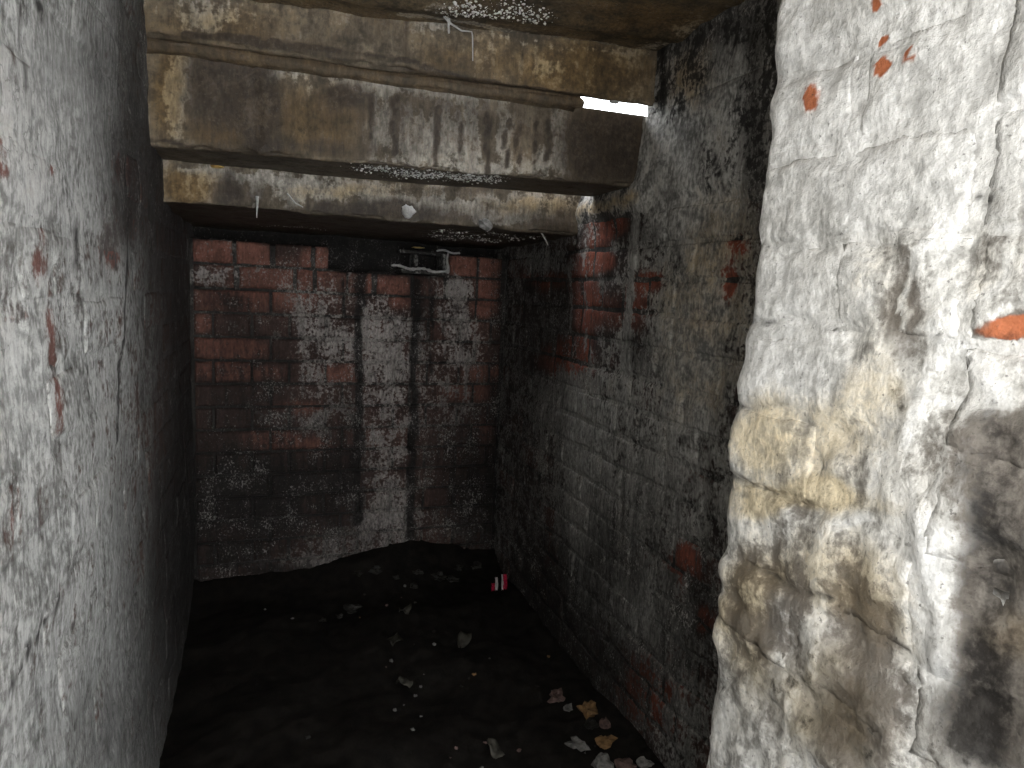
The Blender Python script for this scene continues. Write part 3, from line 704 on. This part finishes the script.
# ------------------------------------------------------------------ left wall
def left_h(U, V, h, m): return h-.0010
usl = np.concatenate([steps(-1.6, .45, .12)[:-1], steps(.45, 2.50, .0095)])
wl = tag(sheet('wall_left', 'left', usl, steps(-.08, 1.56, .0095), M['left_mortar'], back=.2, hfun=left_h), kind='structure')
rows = [(CZ[k+1], CZ[k]) for k in range(15)]+[(1.117+.0745*k, 1.117+.0745*(k+1)) for k in range(5)]
courses('left', .46, D-.012, rows, M['left_brick'], wl, proud=-.0003, phase=.06, round_=.0009, jit=.004, tilt=.004)

# ------------------------------------------------------------------ near pier on the right
def pier_h(U, V, h, m): return h-.0016
usp = np.concatenate([steps(-1.6, .10, .12)[:-1], steps(.10, YP+.06, .005), [YP+.12, YP+.2, YP+.3, YP+.4]])
vsp = np.concatenate([steps(-.08, .44, .03)[:-1], steps(.44, 1.40, .0055), [1.45, 1.5, 1.56]])
wp = tag(sheet('wall_near_right', 'pier', usp, vsp, M['pier_mortar'], back=.02, hfun=pier_h, flip=True), kind='structure')
PZ = [.979+.0755*k for k in range(-8, 7)]
for r in range(len(PZ)-1):
    if r % 2: cells = [(YP+.10, .334), (.334, .107)]
    else: cells = [(YP+.215, .446), (.446, .332), (.332, .218), (.218, .105)]
    for b, a in cells:
        brick('pier', a+JT/2, b-JT/2, PZ[r]+JT/2, PZ[r+1]-JT/2, M['pier_brick'], wp, res=.0055, proud=rng.uniform(-.0008, .0008), edge=.006, round_=.0012, jit=.005, flip=True, depth=.012, tilt=.006)

# ------------------------------------------------------------------ floor and ceiling
def floor_h(U, V, h, m):
    z = h*1.0-.005+.075*np.exp(-((U-.52)/.30)**2-((V-2.33)/.16)**2)+.03*np.exp(-((V-2.34)/.10)**2)+.02*np.exp(-((U-XR)/.07)**2)*(1-np.clip((V-1.9)/.3, 0, 1))
    return z+.006*(fbm(U*70, V*70, 9, 2)-.5)
def floor_z(x, y):
    U = np.array([[x]]); V = np.array([[y]]); m = field('floor', U, V); return float(floor_h(U, V, relief('floor', U, V, m), m)[0, 0])
tag(sheet('floor', 'floor', steps(XL-.04, XR+.04, .012), np.concatenate([steps(-1.7, .9, .1)[:-1], steps(.9, 2.5, .012)]), M['dirt'], back=.15, hfun=floor_h), kind='structure')
def ceil_h(U, V, h, m): return h+.008*np.exp(-((V-1.40+(U)*.15)/.03)**2)
tag(sheet('ceiling', 'ceil', steps(XL-.04, XR+.04, .011), np.concatenate([steps(-1.6, .8, .1)[:-1], steps(.8, 1.53, .0085)]), M['ceiling'], back=.12, hfun=ceil_h, flip=True), kind='structure')

# ------------------------------------------------------------------ three stepped concrete lintels
def lintel(name, fr, zb, zt, deep, label, u0=XL-.035, u1=XR+.035):
    vs_ = np.concatenate([steps(zb-deep, zb-.012, .012)[:-1], steps(zb-.012, zb+.012, .004)[:-1], steps(zb+.012, zt, .0075)]); us = steps(u0, u1, .0085)
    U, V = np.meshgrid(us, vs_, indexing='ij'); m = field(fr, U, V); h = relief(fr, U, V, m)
    chip = np.exp(-((V-zb)/.007)**2)*np.clip(fbm(U*26, V*9, 31, 3)-.5, 0, 1)*.06; h -= chip
    P = MAP[fr](U, V, h); nu, nv = U.shape
    top = P[:, -1].copy(); bk = P[:, 0].copy(); bt = bk.copy(); bt[:, 2] = top[:, 2]
    A = np.stack([m[k] for k in 'WDOR'], -1)
    # last ring column: back top edge closes the block
    Pall = np.concatenate([P.reshape(-1, 3), bt]); Aall = np.concatenate([A.reshape(-1, 4), A[:, 0]])
    F = grid_faces(nu, nv, 0, True).tolist(); F = [f[::-1] for f in F]; n = nu*nv
    for i in range(nu-1):
        F.append((i*nv, n+i, n+i+1, (i+1)*nv)); F.append((i*nv+nv-1, (i+1)*nv+nv-1, n+i+1, n+i))
    F.append(tuple(range(0, nv))+(n,)); F.append(((n+nu-1),)+tuple(range((nu-1)*nv+nv-1, (nu-1)*nv-1, -1)))
    o = mesh_from(name, Pall, F, M['lintel'], None, Aall)
    return tag(o, label, 'lintel')
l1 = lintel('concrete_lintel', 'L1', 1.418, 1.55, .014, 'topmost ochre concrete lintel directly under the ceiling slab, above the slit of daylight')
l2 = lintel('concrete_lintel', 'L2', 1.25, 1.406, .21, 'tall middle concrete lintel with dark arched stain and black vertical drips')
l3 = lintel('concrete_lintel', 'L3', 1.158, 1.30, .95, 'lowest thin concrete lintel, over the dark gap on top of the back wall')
# mortar bed between the first two lintels; it stops short of the daylight slit
def lump(name, pts, rad, mat, parent=None, seed=0, seg=10, rough=.35):
    """irregular rope of mortar or mineral along a polyline"""
    pts = [np.array(p, float) for p in pts]; V_ = []; F = []; n = len(pts)
    rad = rad if hasattr(rad, '__len__') else [rad]*n
    for i, p in enumerate(pts):
        t = pts[min(i+1, n-1)]-pts[max(i-1, 0)]; t /= np.linalg.norm(t)+1e-9
        a = np.cross(t, (0.3, .1, .95) if abs(t[2]) < .8 else (1, 0, 0)); a /= np.linalg.norm(a); b = np.cross(t, a)
        for k in range(seg):
            w = 2*math.pi*k/seg; r = rad[i]*(1+rough*(vnoise(np.array(i*.9+seed), np.array(k*1.3+seed*2.))-.5)*2)
            V_.append(p+r*(a*math.cos(w)+b*math.sin(w)))
    for i in range(n-1):
        for k in range(seg): F.append((i*seg+k, i*seg+(k+1) % seg, (i+1)*seg+(k+1) % seg, (i+1)*seg+k))
    F.append(tuple(range(seg))[::-1]); F.append(tuple((n-1)*seg+k for k in range(seg)))
    att = None
    if mat in (M['lintel'], M['ceiling']): att = np.tile([.1, .55, .6, 0], (len(V_), 1))  # dark tone puts the upper lintel's shade into the mortar colour
    return mesh_from(name, V_, F, mat, parent, att, loc=np.array(pts[n//2]))
yl1 = lambda x: 1.52-.15*(x-XL)/(XR-XL)
lump('mortar_light_seal', [(x, yl1(x)+.058, 1.420+TL(x)) for x in np.linspace(XL-.02, .645, 30)], .028, M['lintel'], l2, 1, 12, .1)  # unseen rope added behind the joint to block daylight leaks
lump('mortar_light_seal', [(x, yl1(x)+.040, 1.411+TL(x)+.0015*math.sin(x*41)) for x in np.linspace(XL-.02, .648, 60)]+[(.66, yl1(.66)+.035, 1.412)], [.0125]*60+[.006], M['lintel'], l2, 3, 12, .25)

# ------------------------------------------------------------------ hollow block lodged in the gap
def box(x0, x1, y0, y1, z0, z1, mat, name, parent, s=0, n=5, jit=.0025):
    """box with a rough subdivided surface"""
    import bmesh
    bm = bmesh.new(); bmesh.ops.create_cube(bm, size=1); bmesh.ops.subdivide_edges(bm, edges=bm.edges[:], cuts=n, use_grid_fill=True)
    for v in bm.verts:
        c = v.co; q = np.array([(c.x+.5)*(x1-x0)+x0, (c.y+.5)*(y1-y0)+y0, (c.z+.5)*(z1-z0)+z0])
        ed = sorted([abs(c.x), abs(c.y), abs(c.z)])[1] > .49
        j = (vnoise(np.array(q[0]*80+s), np.array(q[2]*80+q[1]*60))-.5)*2*jit
        cen = np.array([(x0+x1)/2, (y0+y1)/2, (z0+z1)/2]); q = q+(q-cen)/np.linalg.norm(q-cen)*j-(q-cen)*(.04 if ed else 0)
        v.co = q-cen
    me = bpy.data.meshes.new(name); bm.to_mesh(me); bm.free(); me.materials.append(mat)
    a = me.attributes.new('m', 'FLOAT_COLOR', 'POINT'); a.data.foreach_set('color', np.tile([.4, .4, .1, 0], (len(me.vertices), 1)).astype(np.float32).ravel())
    o = bpy.data.objects.new(name, me); o.location = cen; C.objects.link(o)
    if parent: o.parent = parent; 
    return o
hb = bpy.data.objects.new('hollow_block', None); C.objects.link(hb)
tag(hb, 'broken hollow block with white crust edges, lodged in the gap above the back wall', 'block')
for nm, a in (('block_floor', (.435, .596, 2.300, 2.40, 1.046, 1.060)), ('block_side', (.575, .596, 2.300, 2.40, 1.060, 1.118)), ('block_web', (.480, .494, 2.315, 2.40, 1.060, 1.110)), ('block_top', (.435, .590, 2.33, 2.40, 1.112, 1.124))):
    box(*a, M['right_mortar'], nm, hb, s=a[0]*9)
c1 = lump('crust', [(.40+.19*t, 2.292+.004*math.sin(t*9), 1.067-.012*t+.003*math.sin(t*14)) for t in np.linspace(0, 1, 22)], [.0025+.0035*abs(math.sin(i*1.7)) for i in range(22)], M['calcite'], hb, 1, 8); c1['label'] = 'white mineral crust along the lower edge'
c2 = lump('crust', [(.590+.003*math.sin(t*7), 2.292, 1.052+.068*t) for t in np.linspace(0, 1, 12)], [.007-.004*t for t in np.linspace(0, 1, 12)], M['calcite'], hb, 5, 8); c2['label'] = 'white mineral crust down the right edge'
lump('crust', [(.55+.08*t, 2.288, 1.124+.004*math.sin(t*6)) for t in np.linspace(0, 1, 9)], .0035, M['calcite'], hb, 7, 8)

# ------------------------------------------------------------------ mineral drips and crusts
def drip(pts, r0, r1, label, seed=0, name='stalactite', cat='stalactite', mat='calcite'):
    n = 18; P = []
    for t in np.linspace(0, len(pts)-1.001, n): i = int(t); f = t-i; P.append(np.array(pts[i])*(1-f)+np.array(pts[i+1])*f)
    return tag(lump(name, P, [r0+(r1-r0)*k/(n-1) for k in range(n)], M[mat], None, seed, 8, .3), label, cat)
drip([(.330, 1.395, 1.532), (.345, 1.400, 1.520), (.375, 1.415, 1.514), (.396, 1.405, 1.512), (.398, 1.405, 1.480), (.399, 1.405, 1.457)], .0020, .0010, 'thin white crooked stalactite hanging in front of the topmost lintel', 2)
drip([(.345, 1.40, 1.535), (.347, 1.402, 1.500)], .004, .0018, 'short white stalactite stub at the ceiling edge, left of the crooked one', 8)
def drop_end(x, y, z): pass
drip([(-.010, 1.708, 1.188), (-.010, 1.706, 1.165), (-.011, 1.706, 1.140)], .0035, .0012, 'small white drip hanging off the left part of the lowest lintel', 3)
drip([(.055, 1.708, 1.200), (.072, 1.706, 1.180), (.090, 1.706, 1.172)], .0020, .0012, 'thin white slanting mineral dribble on the lowest lintel', 4)
drip([(.700, 1.74, 1.165), (.715, 1.735, 1.14), (.722, 1.735, 1.128)], .003, .0012, 'thin drip at the right end of the lowest lintel', 6)
def blob(name, p, r, mat, label, cat, seed=0, group=None, rows=6, seg=10, flat=1., rough=.5, parent=None, kind=None):
    V_ = []; F = []
    for i in range(rows+1):
        th = math.pi*i/rows
        for k in range(seg):
            w = 2*math.pi*k/seg; rr = 1+rough*(float(fbm(np.array(math.cos(w)*math.sin(th)*1.6+seed*3.3), np.array(math.cos(th)*1.6+math.sin(w)*math.sin(th)*1.1+seed), seed, 3))-.5)*2
            V_.append((r[0]*rr*math.sin(th)*math.cos(w), r[1]*rr*math.sin(th)*math.sin(w), r[2]*rr*math.cos(th)))
    for i in range(rows):
        for k in range(seg): F.append((i*seg+k, (i+1)*seg+k, (i+1)*seg+(k+1) % seg, i*seg+(k+1) % seg))
    o = mesh_from(name, V_, F, mat, parent, None, smooth=(mat in (M['calcite'],)), loc=np.zeros(3)); o.location = p
    o.rotation_euler = (0, 0, rng.uniform(0, 6)) if cat in ('stone', 'pebble') else (0, 0, 0)
    return tag(o, label, cat, group, kind)
blob('mineral_lump', (.338, 1.713, 1.184), (.016, .008, .016), M['calcite'], 'round white mineral lump on the middle of the lowest lintel', 'mineral lump', 3, rough=.8)
blob('mineral_lump', (.538, 1.713, 1.168), (.018, .008, .014), M['grey_stone'], 'pale bluish mineral lump towards the right of the lowest lintel', 'mineral lump', 5, rough=.8)
blob('mineral_lump', (.795, 1.352, 1.4115), (.0055, .006, .006), M['calcite'], 'small white lump standing in for a speck of daylight right of the slit, in the corner', 'mineral lump', 6)  # lump added in place of a tiny daylight hole
blob('mineral_lump', (.715, yl1(.715)+.012, 1.418), (.012, .006, .004), M['calcite'], 'small whitish mineral knob hanging inside the daylight slit', 'mineral lump', 9)

M['yellow_glint'] = simple('yellow_glint_stand_in', (.85, .62, .22), .3, metal=.8, var=.1, bump=0)  # for lumps added to stand in for bright glints
blob('mineral_lump', (-.093, 1.700, 1.243), (.016, .008, .0035), M['yellow_glint'], 'flat yellow lump standing in for a glint under the left end of the middle lintel', 'mineral lump', 12)
blob('mineral_lump', (.482, 2.27, 1.130), (.022, .006, .003), M['yellow_glint'], 'thin yellow strip standing in for a glint just above the hollow block', 'mineral lump', 13)
def beads(name, spots, label, seed, parent=None):
    """hundreds of tiny wet mineral beads joined in one mesh"""
    r = random.Random(seed); V_ = []; F = []
    for p, s in spots:
        b = len(V_); n = 7
        ax = [s*r.uniform(.7, 1.3), s*r.uniform(.7, 1.3), s*r.uniform(.6, 1.0)]
        V_.append((p[0], p[1], p[2]-ax[2])); V_.append((p[0], p[1], p[2]+ax[2]))
        for th in (.35, .75, 1.2, 1.8, 2.5):
            for k in range(n): w = 2*math.pi*k/n; V_.append((p[0]+ax[0]*math.sin(th)*math.cos(w), p[1]+ax[1]*math.sin(th)*math.sin(w), p[2]-ax[2]*math.cos(th)))
        for k in range(n):
            k2 = (k+1) % n; F.append((b, b+2+k2, b+2+k)); F.append((b+1, b+2+4*n+k, b+2+4*n+k2))
            for q in range(4): F.append((b+2+q*n+k, b+2+q*n+k2, b+2+(q+1)*n+k2, b+2+(q+1)*n+k))
    return tag(mesh_from(name, V_, F, M['drop'], None, None), label, 'droplets', None, 'stuff')
def scatter(n, fn, seed, smin=.0008, smax=.0034):
    r = random.Random(seed); out = []
    for _ in range(n):
        p = fn(r)
        if p is not None: out.append((p, smin+(smax-smin)*r.random()**2.5))
    return out
def surf(fr, u, v, off=.0):
    U = np.array([[u]]); V = np.array([[v]]); m = field(fr, U, V); h = relief(fr, U, V, m)
    if fr == 'ceil': h = ceil_h(U, V, h, m)
    return MAP[fr](U, V, h+off)[0, 0]
def clump(r, pts, s): c = r.choice(pts); return c[0]+r.gauss(0, s[0]), c[1]+r.gauss(0, s[1])
cp = [(.345, 1.355), (.375, 1.34), (.40, 1.335), (.44, 1.30), (.47, 1.31), (.50, 1.305), (.36, 1.31)]
beads('water_beads', scatter(420, lambda r: surf('ceil', *clump(r, cp, (.018, .018))), 1), 'cluster of glistening wet beads on the ceiling above the topmost lintel', 1)
bp2 = [(.22+.05*i, 1.25-.06-.012*(i % 3)) for i in range(6)]+[(.30, 1.16), (.36, 1.17), (.42, 1.19), (.47, 1.18)]
beads('water_beads', scatter(800, lambda r: (lambda q: surf('L2', q[0], min(q[1], 1.238)))(clump(r, bp2, (.028, .028))), 2), 'long glistening band of wet beads beneath the middle lintel', 2)
bp3 = [(.46+.028*i, 1.158-.14-.06*((i*3) % 5)) for i in range(11)]
beads('water_beads', scatter(520, lambda r: (lambda q: surf('L3', q[0], min(q[1], 1.14)))(clump(r, bp3, (.016, .03))), 3), 'glistening wet beads under the right half of the lowest lintel', 3)
bp4 = [(.04, 1.158-.40), (.08, 1.158-.41), (.13, 1.158-.42), (.16, 1.158-.41)]
beads('water_beads', scatter(110, lambda r: (lambda q: surf('L3', *q))(clump(r, bp4, (.02, .03))), 4, .0008, .002), 'small group of wet beads above the top left bricks of the back wall', 4)
# pale crust rope along the foot of the back wall top bricks
# ------------------------------------------------------------------ debris on the floor
def stone(x, y, s, mat, label, seed, flat=.55, cat='stone', name='stone', group=None):
    return blob(name, (x, y, floor_z(x, y)+s*flat*.45), (s, s*.8, s*flat), M[mat], label, cat, seed, group, rows=8, seg=12, rough=1.1)
stone(.739, 1.366, .026, 'ochre_stone', 'ochre yellow stone at the foot of the right wall, farthest of the pale cluster', 11)
stone(.726, 1.262, .023, 'ochre_stone', 'flat ochre stone just nearer than the ochre yellow one', 12, .35)
stone(.665, 1.272, .026, 'grey_stone', 'pale grey stone left of the flat ochre stone', 13)
stone(.684, 1.192, .026, 'grey_stone', 'largest pale grey stone by the bottom edge of the view', 14)
stone(.722, 1.168, .020, 'pink_stone', 'pinkish brick fragment touching the largest pale grey stone', 15)
stone(.772, 1.160, .016, 'grey_stone', 'grey stone right of the pinkish brick fragment, against the wall', 16)
stone(.722, 1.32, .020, 'dark_stone', 'small dark stone between the two ochre stones', 17)
stone(.700, 1.40, .015, 'grey_stone', 'small grey stone left of the ochre yellow stone', 18)
stone(.690, 1.45, .022, 'pink_stone', 'dull pink stone behind the pale cluster by the right wall', 19)
stone(.755, 1.31, .014, 'pink_stone', 'small pink chip right of the dark stone', 20)
def leaf(x, y, s, rot, label, group=None):
    V_ = []; F = []; n = 7
    for i in range(n):
        t = i/(n-1); w = s*.34*math.sin(math.pi*min(max(t, .03), .97))**.7
        for k, q in enumerate((-1, -.5, 0, .5, 1)):
            V_.append(((t-.5)*s, q*w*(1+.15*math.sin(i*3)), .006+.012*abs(q)*math.sin(t*5+x*20)+.004*math.sin(i*2.)+.01*t))
    for i in range(n-1):
        for k in range(4): F.append((i*5+k, i*5+k+1, i*5+k+6, i*5+k+5))
    o = mesh_from('leaf', V_, F, M['leaf'], None, None); o.location = (x, y, floor_z(x, y)+.003); o.rotation_euler = (0, 0, rot)
    sm = o.modifiers.new('thick', 'SOLIDIFY'); sm.thickness = .0012
    return tag(o, label, 'leaf', group)
leaf(.411, 1.965, .045, .4, 'curled dull leaf on the black earth, nearest to the back wall')
leaf(.351, 1.808, .065, 1.2, 'larger crumpled leaf in the middle of the floor', )
leaf(.341, 1.615, .042, -.3, 'small leaf alone on the middle of the floor, nearest of the middle three')
leaf(.549, 1.787, .060, .9, 'pale leaf on the floor between the middle and the right wall')
leaf(.48, 1.30, .045, 2.2, 'dull leaf near the bottom edge of the view, left of the stones')
pr = random.Random(21)
k = 0
PEB = {'grey_stone': 'pale grey', 'dark_stone': 'dark', 'pink_stone': 'dull pink', 'ochre_stone': 'ochre'}
while k < 56:
    x = pr.uniform(XL+.06, XR-.05); y = pr.uniform(1.1, 2.2)
    if pr.random() > .25+.75*(x > .3): continue
    s = pr.uniform(.002, .0055); c = pr.choice(['grey_stone', 'grey_stone', 'dark_stone', 'dark_stone', 'pink_stone', 'ochre_stone'])
    stone(x, y, s, c, 'tiny %s pebble among those scattered over the black earth floor' % PEB[c], 40+k, .6, 'pebble', 'pebble', '%s pebbles scattered on the floor' % PEB[c]); k += 1
pr = random.Random(22)   # dark clods in the heap below the back wall, left to right
ORD = ['leftmost', 'second from left', 'third from left', 'fourth from left', 'fifth from left', 'sixth from left', 'sixth from right', 'fifth from right', 'fourth from right', 'third from right', 'second from right', 'rightmost']
for k, w in enumerate(ORD):
    x = .16+.05*k+pr.uniform(-.012, .012); y = pr.uniform(1.98, 2.24); s = pr.uniform(.010, .024)
    stone(x, y, s, 'dark_stone', w+' of the dark clods heaped at the foot of the back wall', 150+k, .6, 'clod', 'clod', 'clods heaped at the back wall')
# crumpled wrapper
wr_ = bpy.data.objects.new('wrapper', None); C.objects.link(wr_); wr_.location = (.741, 2.05, floor_z(.741, 2.05)+.004)
tag(wr_, 'crumpled red and silver wrapper on the floor at the foot of the right wall', 'wrapper')
def foil(name, x0, x1, mat, rise, label):
    V_ = []; F = []
    for i in range(5):
        for j in range(7):
            a = i/4; b = j/6
            V_.append((x0+(x1-x0)*a+.010*b, -.018+.036*b+.003*math.sin(i*2+j), .004+rise*b+.007*abs(math.sin(i*1.9+j*1.3))))
    for i in range(4):
        for j in range(6): F.append((i*7+j, (i+1)*7+j, (i+1)*7+j+1, i*7+j+1))
    o = mesh_from(name, V_, F, M[mat], wr_, None, smooth=False); sm = o.modifiers.new('t', 'SOLIDIFY'); sm.thickness = .0008; o['label'] = label
foil('red_flap', -.030, -.018, 'red_foil', .008, 'red crumpled flap'); foil('silver_strip', -.018, -.008, 'silver_foil', .028, 'silver strip'); foil('wrapper_body', .004, .010, 'silver_foil', .036, 'silver edge'); foil('red_flap', .010, .024, 'red_foil', .036, 'upright red flap')
